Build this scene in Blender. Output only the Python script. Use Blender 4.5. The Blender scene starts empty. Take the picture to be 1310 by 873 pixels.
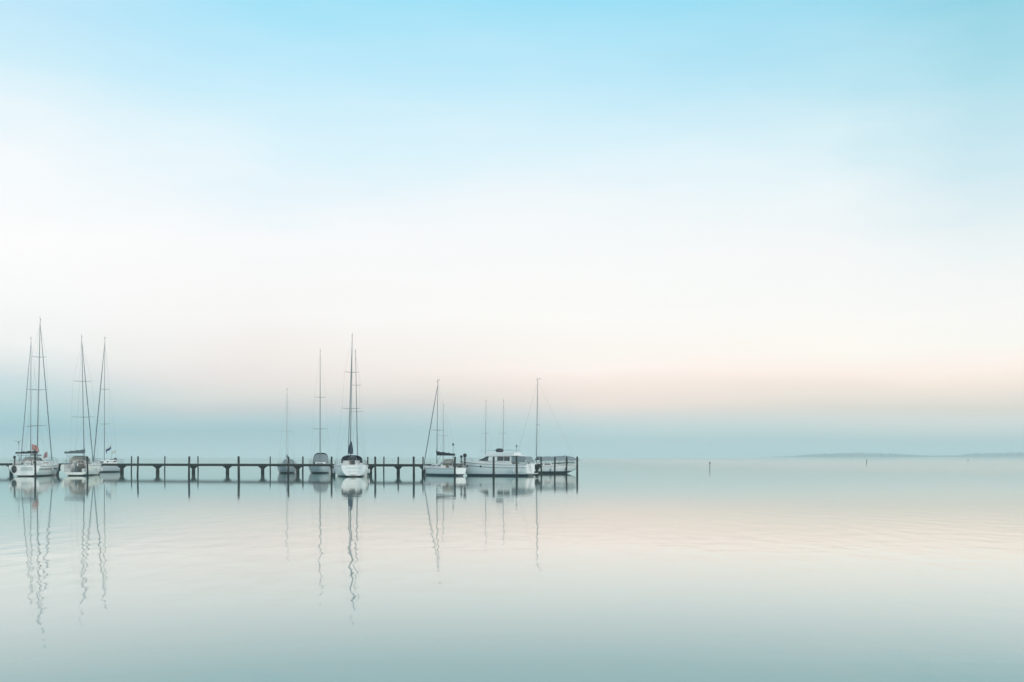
import bpy, math, random
from math import radians as R, sin, cos, pi
from mathutils import Vector, Matrix
random.seed(7)
S = bpy.context.scene
C = S.collection

# ------------------------------------------------------------------ camera
F_PX, CX, HY, CAM_H = 1274.0, 655.0, 584.5, 2.5
cam = bpy.data.cameras.new('camera'); co = bpy.data.objects.new('camera', cam); C.objects.link(co)
cam.sensor_width = 36.0; cam.lens = 35.01
cam.shift_y = (HY - 436.5) / 1310.0
cam.clip_start = 0.2; cam.clip_end = 60000
co.location = (0, 0, CAM_H); co.rotation_euler = (R(90), 0, 0)
S.camera = co
S.view_settings.view_transform = 'Standard'; S.view_settings.look = 'None'
S.view_settings.gamma = 1.0; S.view_settings.exposure = 0.0
S.render.engine = 'CYCLES'
S.cycles.use_denoising = True
S.cycles.max_bounces = 8; S.cycles.volume_bounces = 1
S.cycles.sample_clamp_indirect = 4.0
S.render.filter_size = 1.5

def lin(c):
    return tuple((v/255/12.92 if v/255 <= .04045 else ((v/255+.055)/1.055)**2.4) for v in c) + (1.0,)

# ------------------------------------------------------------------ sky
SUN_EL, SUN_AZ = 9.0, 130.0       # azimuth clockwise from +Y (view direction): low sun behind the camera
w = bpy.data.worlds.new('World'); S.world = w; w.use_nodes = True
nt = w.node_tree; nt.nodes.clear(); N = nt.nodes.new; L = nt.links.new
def math_(tree, op, a, b=None, clamp=False):
    n = tree.nodes.new('ShaderNodeMath'); n.operation = op; n.use_clamp = clamp
    for i, v in enumerate((a, b)):
        if v is None: continue
        if isinstance(v, (int, float)): n.inputs[i].default_value = v
        else: tree.links.new(v, n.inputs[i])
    return n.outputs[0]
out = N('ShaderNodeOutputWorld')
sky = N('ShaderNodeTexSky'); sky.sky_type = 'NISHITA'; sky.sun_disc = False
sky.sun_elevation = R(SUN_EL); sky.sun_rotation = R(SUN_AZ)
sky.air_density = 1.0; sky.dust_density = 2.0; sky.ozone_density = 1.5
bgN = N('ShaderNodeBackground'); bgN.inputs['Strength'].default_value = 0.1
L(sky.outputs[0], bgN.inputs['Color'])
tc = N('ShaderNodeTexCoord')
# broad soft unevenness of the cloud veil
mp = N('ShaderNodeMapping'); mp.inputs['Scale'].default_value = (1.2, 1.2, 5.0); L(tc.outputs['Generated'], mp.inputs['Vector'])
nz = N('ShaderNodeTexNoise'); nz.inputs['Scale'].default_value = 2.2; nz.inputs['Detail'].default_value = 4
nz.inputs['Roughness'].default_value = 0.52; L(mp.outputs[0], nz.inputs['Vector'])
sep = N('ShaderNodeSeparateXYZ'); L(tc.outputs['Generated'], sep.inputs[0])
x, y, z = sep.outputs
hyp = math_(nt, 'SQRT', math_(nt, 'ADD', math_(nt, 'MULTIPLY', x, x), math_(nt, 'MULTIPLY', y, y)))
el = math_(nt, 'DIVIDE', z, math_(nt, 'MAXIMUM', hyp, 0.001))
wob = math_(nt, 'MULTIPLY', math_(nt, 'SUBTRACT', nz.outputs['Fac'], 0.5), 0.11)
wob = math_(nt, 'MULTIPLY', wob, math_(nt, 'MULTIPLY', el, 5.0, clamp=True))
elw = math_(nt, 'MULTIPLY', math_(nt, 'ADD', el, wob), 1/0.6, clamp=True)
SKY_Y = [584, 565, 550, 535, 520, 505, 490, 475, 450, 400, 300, 200, 100, 0]
SKY = {
 -0.47: [(158, 192, 199), (160, 195, 203), (147, 192, 206), (164, 206, 212), (182, 215, 220), (198, 221, 224), (211, 228, 231), (230, 236, 237), (252, 252, 250), (260, 258, 257), (263, 261, 260), (254, 258, 260), (213, 245, 257), (196, 237, 256)],
 -0.25: [(160, 193, 199), (162, 195, 202), (161, 197, 204), (186, 209, 215), (213, 214, 215), (232, 229, 225), (242, 234, 229), (249, 238, 234), (255, 246, 241), (260, 256, 253), (258, 258, 259), (226, 250, 259), (197, 241, 258), (167, 232, 255)],
 0.08: [(176, 203, 207), (178, 205, 209), (196, 218, 220), (224, 225, 224), (255, 236, 225), (261, 241, 230), (268, 249, 239), (272, 257, 249), (266, 258, 251), (265, 261, 257), (254, 257, 258), (227, 250, 259), (191, 238, 256), (152, 227, 252)],
 0.33: [(180, 203, 205), (184, 207, 209), (214, 224, 220), (228, 228, 223), (239, 228, 217), (253, 239, 226), (261, 242, 230), (271, 252, 241), (269, 261, 251), (262, 260, 257), (254, 256, 256), (239, 253, 257), (193, 236, 250), (159, 224, 246)],
 0.47: [(176, 199, 201), (184, 205, 206), (215, 222, 219), (229, 229, 224), (235, 227, 215), (248, 235, 223), (262, 244, 230), (273, 255, 244), (265, 261, 253), (261, 259, 256), (243, 251, 252), (214, 240, 249), (183, 230, 243), (149, 216, 234)],
}
def ramp_for(az, cols):
    r = N('ShaderNodeValToRGB'); cr = r.color_ramp; cr.interpolation = 'EASE' if False else 'LINEAR'
    st = []
    for yy, c in zip(SKY_Y, cols):
        e = (HY - yy) / F_PX * cos(math.atan(az))
        st.append((e/0.6, c))
    st.append((1.0, (214, 236, 247)))
    while len(cr.elements) < len(st): cr.elements.new(0.5)
    for e, (p, c) in zip(cr.elements, st): e.position = min(1, max(0, p))
    for e, (p, c) in zip(cr.elements, st): e.color = lin(c)
    L(elw, r.inputs['Fac']); return r.outputs['Color']
# horizontal position of the direction on the front half of the sky
azt = math_(nt, 'DIVIDE', x, math_(nt, 'MAXIMUM', math_(nt, 'ABSOLUTE', y), 0.15))
azt = math_(nt, 'ADD', azt, math_(nt, 'MULTIPLY', math_(nt, 'SUBTRACT', nz.outputs['Fac'], 0.5), 0.15))
cur = None; prev = None
for a in sorted(SKY):
    col = ramp_for(a, SKY[a])
    if cur is None: cur, prev = col, a; continue
    mr = N('ShaderNodeMapRange')
    mr.inputs['From Min'].default_value = prev; mr.inputs['From Max'].default_value = a
    L(azt, mr.inputs['Value'])
    mx = N('ShaderNodeMix'); mx.data_type = 'RGBA'
    L(mr.outputs[0], mx.inputs['Factor']); L(cur, mx.inputs[6]); L(col, mx.inputs[7])
    cur, prev = mx.outputs[2], a
bgV = N('ShaderNodeBackground'); bgV.inputs['Strength'].default_value = 1.0; L(cur, bgV.inputs['Color'])
mixw = N('ShaderNodeMixShader'); mixw.inputs[0].default_value = 0.94
L(bgN.outputs[0], mixw.inputs[1]); L(bgV.outputs[0], mixw.inputs[2]); L(mixw.outputs[0], out.inputs['Surface'])

sl = bpy.data.lights.new('sun', 'SUN'); sl.energy = 1.5; sl.angle = R(14); sl.color = (1.0, 0.93, 0.85)
so = bpy.data.objects.new('sun', sl); C.objects.link(so)
sd = Vector((sin(R(SUN_AZ))*cos(R(SUN_EL)), cos(R(SUN_AZ))*cos(R(SUN_EL)), sin(R(SUN_EL))))
so.rotation_euler = sd.to_track_quat('Z', 'Y').to_euler(); so.location = sd*60

# ------------------------------------------------------------------ helpers
def at(px, d, z=0.0):
    return Vector(((px - CX)/F_PX*d, d, z))
class MB:
    def __init__(s): s.v, s.f, s.m, s.sm = [], [], [], []
    def face(s, idx, m=0, smooth=False): s.f.append(tuple(idx)); s.m.append(m); s.sm.append(smooth)
    def add(s, pts):
        i = len(s.v); s.v += [tuple(p) for p in pts]; return i
    def box(s, x0, x1, y0, y1, z0, z1, m=0):
        i = s.add([(x0,y0,z0),(x1,y0,z0),(x1,y1,z0),(x0,y1,z0),(x0,y0,z1),(x1,y0,z1),(x1,y1,z1),(x0,y1,z1)])
        for q in ((3,2,1,0),(4,5,6,7),(0,1,5,4),(1,2,6,5),(2,3,7,6),(3,0,4,7)): s.face([i+k for k in q], m)
        return s
    def hexa(s, p, m=0):   # 8 points: bottom loop, top loop
        i = s.add(p)
        for q in ((3,2,1,0),(4,5,6,7),(0,1,5,4),(1,2,6,5),(2,3,7,6),(3,0,4,7)): s.face([i+k for k in q], m)
        return s
    def path(s, pts, rad, n=8, m=0, close=False, smooth=True):
        pts = [Vector(p) for p in pts]; k = len(pts)
        if not isinstance(rad, (list, tuple)): rad = [rad]*k
        rings = []
        ref = None
        for j, p in enumerate(pts):
            if close: d = pts[(j+1) % k] - pts[j-1]
            else: d = pts[min(j+1, k-1)] - pts[max(j-1, 0)]
            d.normalize()
            if ref is None:
                ref = Vector((0,0,1)) if abs(d.z) < .9 else Vector((1,0,0))
            a = d.cross(ref)
            if a.length < 1e-4: ref = Vector((0,1,0)); a = d.cross(ref)
            a.normalize(); b = d.cross(a); b.normalize(); ref = -b if False else ref
            rings.append(s.add([p + a*rad[j]*cos(2*pi*q/n) + b*rad[j]*sin(2*pi*q/n) for q in range(n)]))
        rr = range(k if close else k-1)
        for j in rr:
            A, B = rings[j], rings[(j+1) % k]
            for q in range(n): s.face((A+q, A+(q+1) % n, B+(q+1) % n, B+q), m, smooth)
        if not close:
            s.face([rings[0]+q for q in reversed(range(n))], m); s.face([rings[-1]+q for q in range(n)], m)
        return s
    def loft(s, secs, m=0, smooth=True, caps=True, closed=False):
        n = len(secs[0]); st = [s.add(q) for q in secs]
        for A, B in zip(st, st[1:]):
            for q in range(n if closed else n-1): s.face((A+q, A+(q+1) % n, B+(q+1) % n, B+q), m, smooth)
        if caps:
            s.face([st[0]+q for q in reversed(range(n))], m); s.face([st[-1]+q for q in range(n)], m)
        return s
    def build(s, name, mats, parent=None, loc=None, bevel=0, solid=0):
        me = bpy.data.meshes.new(name); me.from_pydata(s.v, [], s.f)
        if not isinstance(mats, (list, tuple)): mats = [mats]
        for m in mats: me.materials.append(m)
        for p, mi, sm in zip(me.polygons, s.m, s.sm): p.material_index = mi; p.use_smooth = sm
        import bmesh
        bm = bmesh.new(); bm.from_mesh(me); bmesh.ops.remove_doubles(bm, verts=bm.verts, dist=1e-5)
        bmesh.ops.recalc_face_normals(bm, faces=bm.faces); bm.to_mesh(me); bm.free()
        o = bpy.data.objects.new(name, me); C.objects.link(o)
        if parent: o.parent = parent
        if loc is not None: o.location = loc
        if solid:
            md = o.modifiers.new('solid', 'SOLIDIFY'); md.thickness = solid; md.offset = 0
        if bevel:
            md = o.modifiers.new('bevel', 'BEVEL'); md.width = bevel; md.segments = 2; md.limit_method = 'ANGLE'
        return o
def tag(o, label=None, cat=None, group=None, kind=None):
    for k, v in (('label', label), ('category', cat), ('group', group), ('kind', kind)):
        if v: o[k] = v
    return o
def empty(name, loc, rz=0):
    o = bpy.data.objects.new(name, None); C.objects.link(o); o.location = loc; o.rotation_euler = (0, 0, rz)
    o.empty_display_size = .3
    return o

# ------------------------------------------------------------------ materials
def mat(name, col, rough=.5, var=.12, scale=3.0, metal=0.0, spec=.5, stretch=(1,1,1), bump=0.0):
    m = bpy.data.materials.new(name); m.use_nodes = True; t = m.node_tree
    b = t.nodes['Principled BSDF']
    tcn = t.nodes.new('ShaderNodeTexCoord'); mpn = t.nodes.new('ShaderNodeMapping')
    mpn.inputs['Scale'].default_value = stretch; t.links.new(tcn.outputs['Object'], mpn.inputs['Vector'])
    n = t.nodes.new('ShaderNodeTexNoise'); n.inputs['Scale'].default_value = scale; n.inputs['Detail'].default_value = 6
    t.links.new(mpn.outputs[0], n.inputs['Vector'])
    r = t.nodes.new('ShaderNodeValToRGB'); r.color_ramp.elements[0].position = .3; r.color_ramp.elements[1].position = .7
    r.color_ramp.elements[0].color = tuple(c*(1-var) for c in col) + (1,)
    r.color_ramp.elements[1].color = tuple(min(1, c*(1+var)) for c in col) + (1,)
    t.links.new(n.outputs['Fac'], r.inputs['Fac']); t.links.new(r.outputs['Color'], b.inputs['Base Color'])
    b.inputs['Roughness'].default_value = rough; b.inputs['Metallic'].default_value = metal
    b.inputs['Specular IOR Level'].default_value = spec
    if bump:
        bp = t.nodes.new('ShaderNodeBump'); bp.inputs['Distance'].default_value = bump
        t.links.new(n.outputs['Fac'], bp.inputs['Height']); t.links.new(bp.outputs[0], b.inputs['Normal'])
    return m
def hull_mat(name, top, stripe, bottom, z_bot=.15, z_str=.2, rough=.28):
    """painted hull: antifouling below the waterline, a boot stripe, gelcoat above"""
    m = bpy.data.materials.new(name); m.use_nodes = True; t = m.node_tree; b = t.nodes['Principled BSDF']
    tcn = t.nodes.new('ShaderNodeTexCoord'); sp = t.nodes.new('ShaderNodeSeparateXYZ'); t.links.new(tcn.outputs['Object'], sp.inputs[0])
    mpn = t.nodes.new('ShaderNodeMapping'); mpn.inputs['Scale'].default_value = (4, 4, .6); t.links.new(tcn.outputs['Object'], mpn.inputs['Vector'])
    n = t.nodes.new('ShaderNodeTexNoise'); n.inputs['Scale'].default_value = 1.5; n.inputs['Detail'].default_value = 5; t.links.new(mpn.outputs[0], n.inputs['Vector'])
    zz = math_(t, 'ADD', sp.outputs[2], math_(t, 'MULTIPLY', math_(t, 'SUBTRACT', n.outputs['Fac'], .5), .05))
    g = t.nodes.new('ShaderNodeMix'); g.data_type = 'RGBA'; g.inputs[6].default_value = tuple(c*.86 for c in top)+(1,); g.inputs[7].default_value = tuple(top)+(1,)
    t.links.new(math_(t, 'MULTIPLY', n.outputs['Fac'], 1.8, clamp=True), g.inputs['Factor'])
    a = t.nodes.new('ShaderNodeMix'); a.data_type = 'RGBA'; a.inputs[6].default_value = tuple(stripe)+(1,); t.links.new(g.outputs[2], a.inputs[7])
    t.links.new(math_(t, 'GREATER_THAN', sp.outputs[2], z_str), a.inputs['Factor'])
    c = t.nodes.new('ShaderNodeMix'); c.data_type = 'RGBA'; c.inputs[6].default_value = tuple(bottom)+(1,); t.links.new(a.outputs[2], c.inputs[7])
    t.links.new(math_(t, 'GREATER_THAN', zz, z_bot), c.inputs['Factor'])
    t.links.new(c.outputs[2], b.inputs['Base Color']); b.inputs['Roughness'].default_value = rough
    return m
def pile_mat(name, dry, wet):
    m = bpy.data.materials.new(name); m.use_nodes = True; t = m.node_tree; b = t.nodes['Principled BSDF']
    g = t.nodes.new('ShaderNodeNewGeometry'); sp = t.nodes.new('ShaderNodeSeparateXYZ'); t.links.new(g.outputs['Position'], sp.inputs[0])
    mpn = t.nodes.new('ShaderNodeMapping'); mpn.inputs['Scale'].default_value = (6, 6, .8); t.links.new(g.outputs['Position'], mpn.inputs['Vector'])
    n = t.nodes.new('ShaderNodeTexNoise'); n.inputs['Scale'].default_value = 2; n.inputs['Detail'].default_value = 6; t.links.new(mpn.outputs[0], n.inputs['Vector'])
    r = t.nodes.new('ShaderNodeMapRange'); r.inputs['From Min'].default_value = .25; r.inputs['From Max'].default_value = .6
    t.links.new(math_(t, 'ADD', sp.outputs[2], math_(t, 'MULTIPLY', math_(t, 'SUBTRACT', n.outputs['Fac'], .5), .5)), r.inputs['Value'])
    d = t.nodes.new('ShaderNodeMix'); d.data_type = 'RGBA'; d.inputs[6].default_value = tuple(c*.6 for c in dry)+(1,); d.inputs[7].default_value = tuple(c*1.4 for c in dry)+(1,)
    t.links.new(n.outputs['Fac'], d.inputs['Factor'])
    c = t.nodes.new('ShaderNodeMix'); c.data_type = 'RGBA'; c.inputs[6].default_value = tuple(wet)+(1,); t.links.new(d.outputs[2], c.inputs[7]); t.links.new(r.outputs[0], c.inputs['Factor'])
    t.links.new(c.outputs[2], b.inputs['Base Color']); b.inputs['Roughness'].default_value = .85
    bp = t.nodes.new('ShaderNodeBump'); bp.inputs['Distance'].default_value = .02; t.links.new(n.outputs['Fac'], bp.inputs['Height']); t.links.new(bp.outputs[0], b.inputs['Normal'])
    return m
M = dict(
    wood=pile_mat('tarred_wood', (.026,.028,.028), (.007,.011,.010)),
    pole=pile_mat('weathered_pole', (.022,.024,.023), (.006,.010,.009)),
    plank=mat('deck_plank', (.05,.05,.048), .8, .3, 4, stretch=(1,8,1)),
    deck=mat('deck_gelcoat', (.62,.62,.60), .5, .05),
    white=mat('white_gelcoat', (.76,.77,.76), .3, .04),
    teak=mat('teak', (.20,.13,.08), .7, .25, 6, stretch=(1,10,1)),
    glass=mat('dark_window', (.020,.030,.036), .08, .1, spec=.6),
    alu=mat('mast_aluminium', (.22,.25,.26), .45, .1, metal=.3),
    alu_pale=mat('pale_mast_aluminium', (.36,.38,.39), .45, .1, metal=.2),
    pale_pole=mat('faded_mast_aluminium', (.50,.53,.54), .45, .1),
    steel=mat('stainless_rail', (.34,.36,.37), .3, .05, metal=.6),
    wire=mat('rigging_wire', (.24,.26,.27), .5, .05),
    navy=mat('navy_canvas', (.020,.036,.060), .85, .2, 8, bump=.01),
    black=mat('black_canvas', (.016,.020,.024), .85, .2, 8, bump=.01),
    grey=mat('grey_canvas', (.20,.24,.25), .85, .12, 8, bump=.01),
    slate=mat('slate_canvas', (.07,.10,.11), .85, .12, 8, bump=.01),
    pale=mat('pale_canvas', (.52,.55,.53), .85, .1, 8, bump=.01),
    sail=mat('furled_sail_cover', (.15,.19,.21), .8, .2, 8),
    rubber=mat('dark_rubber', (.02,.022,.025), .6, .1),
    fender=mat('pale_fender', (.55,.57,.58), .5, .05),
    red=mat('red_flag_cloth', (.42,.22,.20), .85, .1, 6),
    blue=mat('blue_flag_cloth', (.03,.05,.14), .85, .1, 6),
    orange=mat('orange_lifebuoy', (.65,.16,.05), .6, .1),
    brown=mat('cockpit_brown', (.16,.14,.12), .8, .2),  # brownish grey of the companionway door and the spray dodgers
)
HM = dict(
    white=hull_mat('hull_white', (.80,.81,.80), (.80,.81,.80), (.016,.020,.024)),
    white_blue=hull_mat('hull_white_blue_stripe', (.78,.79,.79), (.03,.05,.09), (.02,.024,.03), z_bot=.12, z_str=.24),
    cream=hull_mat('hull_cream', (.76,.76,.71), (.76,.76,.71), (.014,.014,.014)),
    soft=hull_mat('hull_weathered', (.56,.59,.59), (.03,.04,.045), (.018,.022,.026), z_bot=.22, z_str=.36),
    grey=hull_mat('hull_grey', (.28,.31,.33), (.04,.05,.06), (.02,.02,.025)),
    pale_grey=hull_mat('hull_pale_grey', (.42,.46,.48), (.05,.07,.08), (.02,.024,.028)),
)

# ------------------------------------------------------------------ water, one sheet to the horizon
WATER_FAR = 9000
def water():
    m = bpy.data.materials.new('calm_water'); m.use_nodes = True; t = m.node_tree; t.nodes.clear()
    o = t.nodes.new('ShaderNodeOutputMaterial'); g = t.nodes.new('ShaderNodeNewGeometry')
    sp = t.nodes.new('ShaderNodeSeparateXYZ'); t.links.new(g.outputs['Position'], sp.inputs[0])
    # calm by the jetty, a light breath of wind on the open water nearer the shore
    dist = math_(t, 'MAXIMUM', sp.outputs[1], 4.0)
    msk = math_(t, 'POWER', math_(t, 'DIVIDE', 27.0, dist), 1.5)
    msk = math_(t, 'MINIMUM', msk, 1.0)
    def noise(scale, stretch, detail=2, rough=.5):
        mp = t.nodes.new('ShaderNodeMapping'); mp.inputs['Scale'].default_value = stretch; t.links.new(g.outputs['Position'], mp.inputs['Vector'])
        n = t.nodes.new('ShaderNodeTexNoise'); n.inputs['Scale'].default_value = scale; n.inputs['Detail'].default_value = detail; n.inputs['Roughness'].default_value = rough
        t.links.new(mp.outputs[0], n.inputs['Vector']); return n.outputs['Fac']
    swell = noise(.62, (1.8, .85, 1), 2.0, .42)
    ripple = noise(1.6, (.35, 1, 1), 2, .5)
    cat = noise(.05, (.5, 1, 1), 2, .5)      # patches where the ripples show more
    catm = t.nodes.new('ShaderNodeMapRange'); catm.inputs['From Min'].default_value = .42; catm.inputs['From Max'].default_value = .62; t.links.new(cat, catm.inputs['Value'])
    h = math_(t, 'ADD', math_(t, 'MULTIPLY', swell, .016), math_(t, 'MULTIPLY', math_(t, 'MULTIPLY', ripple, math_(t, 'POWER', msk, 3.0)), math_(t, 'MULTIPLY', catm.outputs[0], .006)))
    h = math_(t, 'MULTIPLY', h, msk)
    bp = t.nodes.new('ShaderNodeBump'); bp.inputs['Strength'].default_value = 1; bp.inputs['Distance'].default_value = 1.0; t.links.new(h, bp.inputs['Height'])
    gl = t.nodes.new('ShaderNodeBsdfGlossy'); gl.inputs['Roughness'].default_value = .04; gl.inputs['Color'].default_value = (1,.975,.935,1)
    # a breath of wind roughens the open water beyond and to the right of the jetty
    def rng(v, a, c):
        r = t.nodes.new('ShaderNodeMapRange'); r.interpolation_type = 'SMOOTHSTEP'; r.inputs['From Min'].default_value = a; r.inputs['From Max'].default_value = c
        t.links.new(v, r.inputs['Value']); return r.outputs[0]
    wind = math_(t, 'MULTIPLY', math_(t, 'MULTIPLY', rng(sp.outputs[1], 35, 210), math_(t, 'SUBTRACT', 1.0, math_(t, 'MULTIPLY', rng(sp.outputs[1], 220, 1200), .6))), math_(t, 'ADD', math_(t, 'MULTIPLY', rng(sp.outputs[0], -20, 90), .8), .2))
    t.links.new(math_(t, 'ADD', math_(t, 'MULTIPLY', wind, .06), .04), gl.inputs['Roughness'])
    df = t.nodes.new('ShaderNodeBsdfDiffuse'); df.inputs['Color'].default_value = (.085,.32,.325,1)
    t.links.new(bp.outputs[0], gl.inputs['Normal'])
    # share of mirror against water colour by viewing angle
    dt = t.nodes.new('ShaderNodeVectorMath'); dt.operation = 'DOT_PRODUCT'
    t.links.new(g.outputs['Incoming'], dt.inputs[0]); t.links.new(g.outputs['Normal'], dt.inputs[1])
    cr = t.nodes.new('ShaderNodeValToRGB'); el = cr.color_ramp.elements
    pts = [(0, .97), (.02, .94), (.045, .90), (.09, .87), (.13, .68), (.165, .50), (.20, .34), (.25, .22), (.5, .07), (1, .03)]
    while len(el) < len(pts): el.new(.5)
    for e, (p, v) in zip(el, pts): e.position = p
    for e, (p, v) in zip(el, pts): e.color = (v, v, v, 1)
    t.links.new(dt.outputs['Value'], cr.inputs['Fac'])
    mx = t.nodes.new('ShaderNodeMixShader'); t.links.new(cr.outputs['Color'], mx.inputs[0]); t.links.new(df.outputs[0], mx.inputs[1]); t.links.new(gl.outputs[0], mx.inputs[2])
    t.links.new(mx.outputs[0], o.inputs['Surface'])
    b = MB(); i = b.add([(-WATER_FAR,-400,0),(WATER_FAR,-400,0),(WATER_FAR,WATER_FAR,0),(-WATER_FAR,WATER_FAR,0)]); b.face((i,i+1,i+2,i+3))
    tag(b.build('water', m), kind='structure')
water()

# ------------------------------------------------------------------ haze
def haze():
    m = bpy.data.materials.new('thin_haze'); m.use_nodes = True; t = m.node_tree; t.nodes.clear()
    o = t.nodes.new('ShaderNodeOutputMaterial'); v = t.nodes.new('ShaderNodeVolumePrincipled')
    v.inputs['Color'].default_value = (.84,.915,.905,1); v.inputs['Density'].default_value = 4.0e-4; v.inputs['Anisotropy'].default_value = 0.0
    t.links.new(v.outputs[0], o.inputs['Volume'])
    F = WATER_FAR + 200
    tag(MB().box(-F, F, -600, F, -2.0, 45.0).build('haze', m), kind='stuff')
haze()

# ------------------------------------------------------------------ far shore
def far_shore():
    gm = mat('shore_ground', (.10,.11,.07), .9, .3, .02)
    lm = mat('shore_foliage', (.045,.065,.035), .9, .35, .05)
    b = MB(); D = 3500.0
    # low headland, tapering to a point towards the middle of the view
    prof = [(985,.3),(1015,1.2),(1040,2.5),(1100,3.5),(1160,2.5),(1210,1.5),(1250,3),(1330,4),(1420,4),(1550,3)]
    secs = []
    for px, hh in prof:
        p = at(px, D)
        secs.append([(p.x, D-6, -1.0), (p.x, D, .5), (p.x, D+25, hh), (p.x, D+260, hh*1.2), (p.x, D+320, -1.0)])
    b.loft(secs, smooth=True)
    tag(b.build('far_shore', gm), kind='structure')
    # wood on it: many small crowns, an uneven skyline
    w_ = MB()
    env = [(975,1),(1000,2),(1020,5),(1045,10),(1070,12),(1100,13),(1140,11),(1170,7),(1195,5),(1225,6),(1240,11),(1270,13),(1310,15),(1400,17),(1550,14)]
    def hgt(px):
        for (a, ha), (c, hc) in zip(env, env[1:]):
            if a <= px <= c: return ha + (hc-ha)*(px-a)/(c-a)
        return 5
    rr = random.Random(3)
    for k in range(1500):
        px = rr.uniform(985, 1545); d = D + rr.uniform(14, 240); p = at(px, d)
        hh = hgt(px)*1.25 * rr.uniform(.55, 1.05) + .8; rad = hh*rr.uniform(.3, .5)
        rings = []
        for zf, rf in ((0.0,.45),(.25,.9),(.5,1),(.75,.8),(.92,.4),(1,.05)):
            n = 6
            rings.append([(p.x+rad*rf*cos(2*pi*q/n)*rr.uniform(.75,1.2), d+rad*rf*sin(2*pi*q/n)*rr.uniform(.75,1.2), 0.3+hh*zf*rr.uniform(.96,1.04)) for q in range(n)])
        w_.loft(rings, smooth=False, closed=True)
    tag(w_.build('distant_wood', lm), 'low dark wood along the far shore fading into haze', 'woodland', kind='stuff')
far_shore()

# ------------------------------------------------------------------ boats
def hull_sec(L_, B, fs, fb, t, tr, lift, full):
    """half section (keel -> sheer) at t = 0 stern .. 1 bow"""
    if t < .45: b = B/2*(tr + (1-tr)*sin(pi/2*t/.45))
    else: b = B/2*max(.012, cos(pi/2*((t-.45)/.55)**full))
    zs = fs + (fb-fs)*t**1.8 - .12*sin(pi*t)*.6
    zk = -.55*sin(pi*min(1, max(0, (t+.12)/1.0)))**.5 if t < .88 else -.55
    zk = lift + (-.55-lift)*min(1, t/.35)**.8
    if t > .80: zk = -.55 + (zs*.97+.55)*((t-.80)/.20)**1.7
    return b, zs, zk
def make_hull(root, L_, B, fs, fb, hm, tr=.75, lift=.05, full=1.35, rake=.0, cockpit=(.04,.30), cw=.62, cd=.55, openT=False, deckm='deck', ns=26):
    n = 13
    ts = sorted(set([i/ns for i in range(ns+1)] + [cockpit[0]+.0, cockpit[0]+.001, cockpit[1], cockpit[1]+.001]))
    b = MB(); dk = MB(); hs = []; ds = []
    for t in ts:
        hb, zs, zk = hull_sec(L_, B, fs, fb, t, tr, lift, full)
        q = []
        for k in range(n):
            u = k/(n-1); yy = hb*sin(u*pi/2)**.72; z_ = zk + (zs-zk)*(1-cos(u*pi/2)**1.0)**.95
            xr = t*L_ + (rake*(zs-z_)/max(.1, zs) if t < .15 else 0)*(1-t/.15 if t < .15 else 0)
            q.append((xr, yy, z_))
        hs.append([(a, -c, d) for a, c, d in reversed(q)] + q[1:])
        inc = (cockpit[0] + .0005 < t <= cockpit[1] + .0005) or (openT and t <= cockpit[1] + .0005)
        cy = min(hb*.9, B/2*cw*.8) if inc else hb*.6
        top = zs + .10 if inc else zs + .05
        fl = zs - cd if inc else zs + .09
        mid = fl if inc else zs + .10
        xx = t*L_
        dd = [(xx, hb, zs), (xx, hb*.985, zs+.05), (xx, max(cy+.05, hb*.7) if hb > cy+.06 else cy, top), (xx, cy, top), (xx, cy, fl), (xx, 0, mid)]
        ds.append(dd + [(a, -c, d) for a, c, d in reversed(dd[:-1])])
    b.loft(hs, smooth=True, caps=False)
    # transom closes the stern along the hull section and, if open, the cockpit outline
    st = hs[0]; d0 = ds[0]
    tri = [Vector(p) for p in st] + [Vector(p) for p in d0[1:-1]]
    if not openT:
        i = b.add(st); b.face([i+k for k in range(len(st))])
    else:
        i = b.add([(p.x if hasattr(p, 'x') else p[0], p[1], p[2]) for p in tri]); b.face([i+k for k in range(len(tri))])
    h = b.build('hull', hm, root)
    dk.loft(ds, smooth=False, caps=not openT)
    dk.build('deck', M[deckm], root)
    # rubbing strake
    rs = MB()
    for sgn in (-1, 1):
        pp = [(t*L_, sgn*(hull_sec(L_, B, fs, fb, t, tr, lift, full)[0]+.015), hull_sec(L_, B, fs, fb, t, tr, lift, full)[1]-.06) for t in [i/ns for i in range(ns+1)]]
        rs.path(pp, .028, 6)
    rs.build('rubbing_strake', M['grey'], root)
    return lambda t: hull_sec(L_, B, fs, fb, t, tr, lift, full)
def side_y(hs, t, z_):
    hb, zs, zk = hs(t); best = hb
    for k in range(200):
        u = k/199; zz = zk + (zs-zk)*(1-cos(u*pi/2))**.95
        if zz >= z_: return hb*sin(u*pi/2)**.72
    return best
def panel(mb, p00, p10, p11, p01, u0, u1, v0, v1, th=.015, m=0):
    P = [Vector(q) for q in (p00, p10, p11, p01)]
    f = lambda u, v: (P[0]*(1-u)+P[1]*u)*(1-v) + (P[3]*(1-u)+P[2]*u)*v
    c = [f(u0, v0), f(u1, v0), f(u1, v1), f(u0, v1)]
    nn = (c[1]-c[0]).cross(c[3]-c[0]).normalized()*th
    mb.hexa([q - nn*.3 for q in c] + [q + nn for q in c], m)
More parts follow.
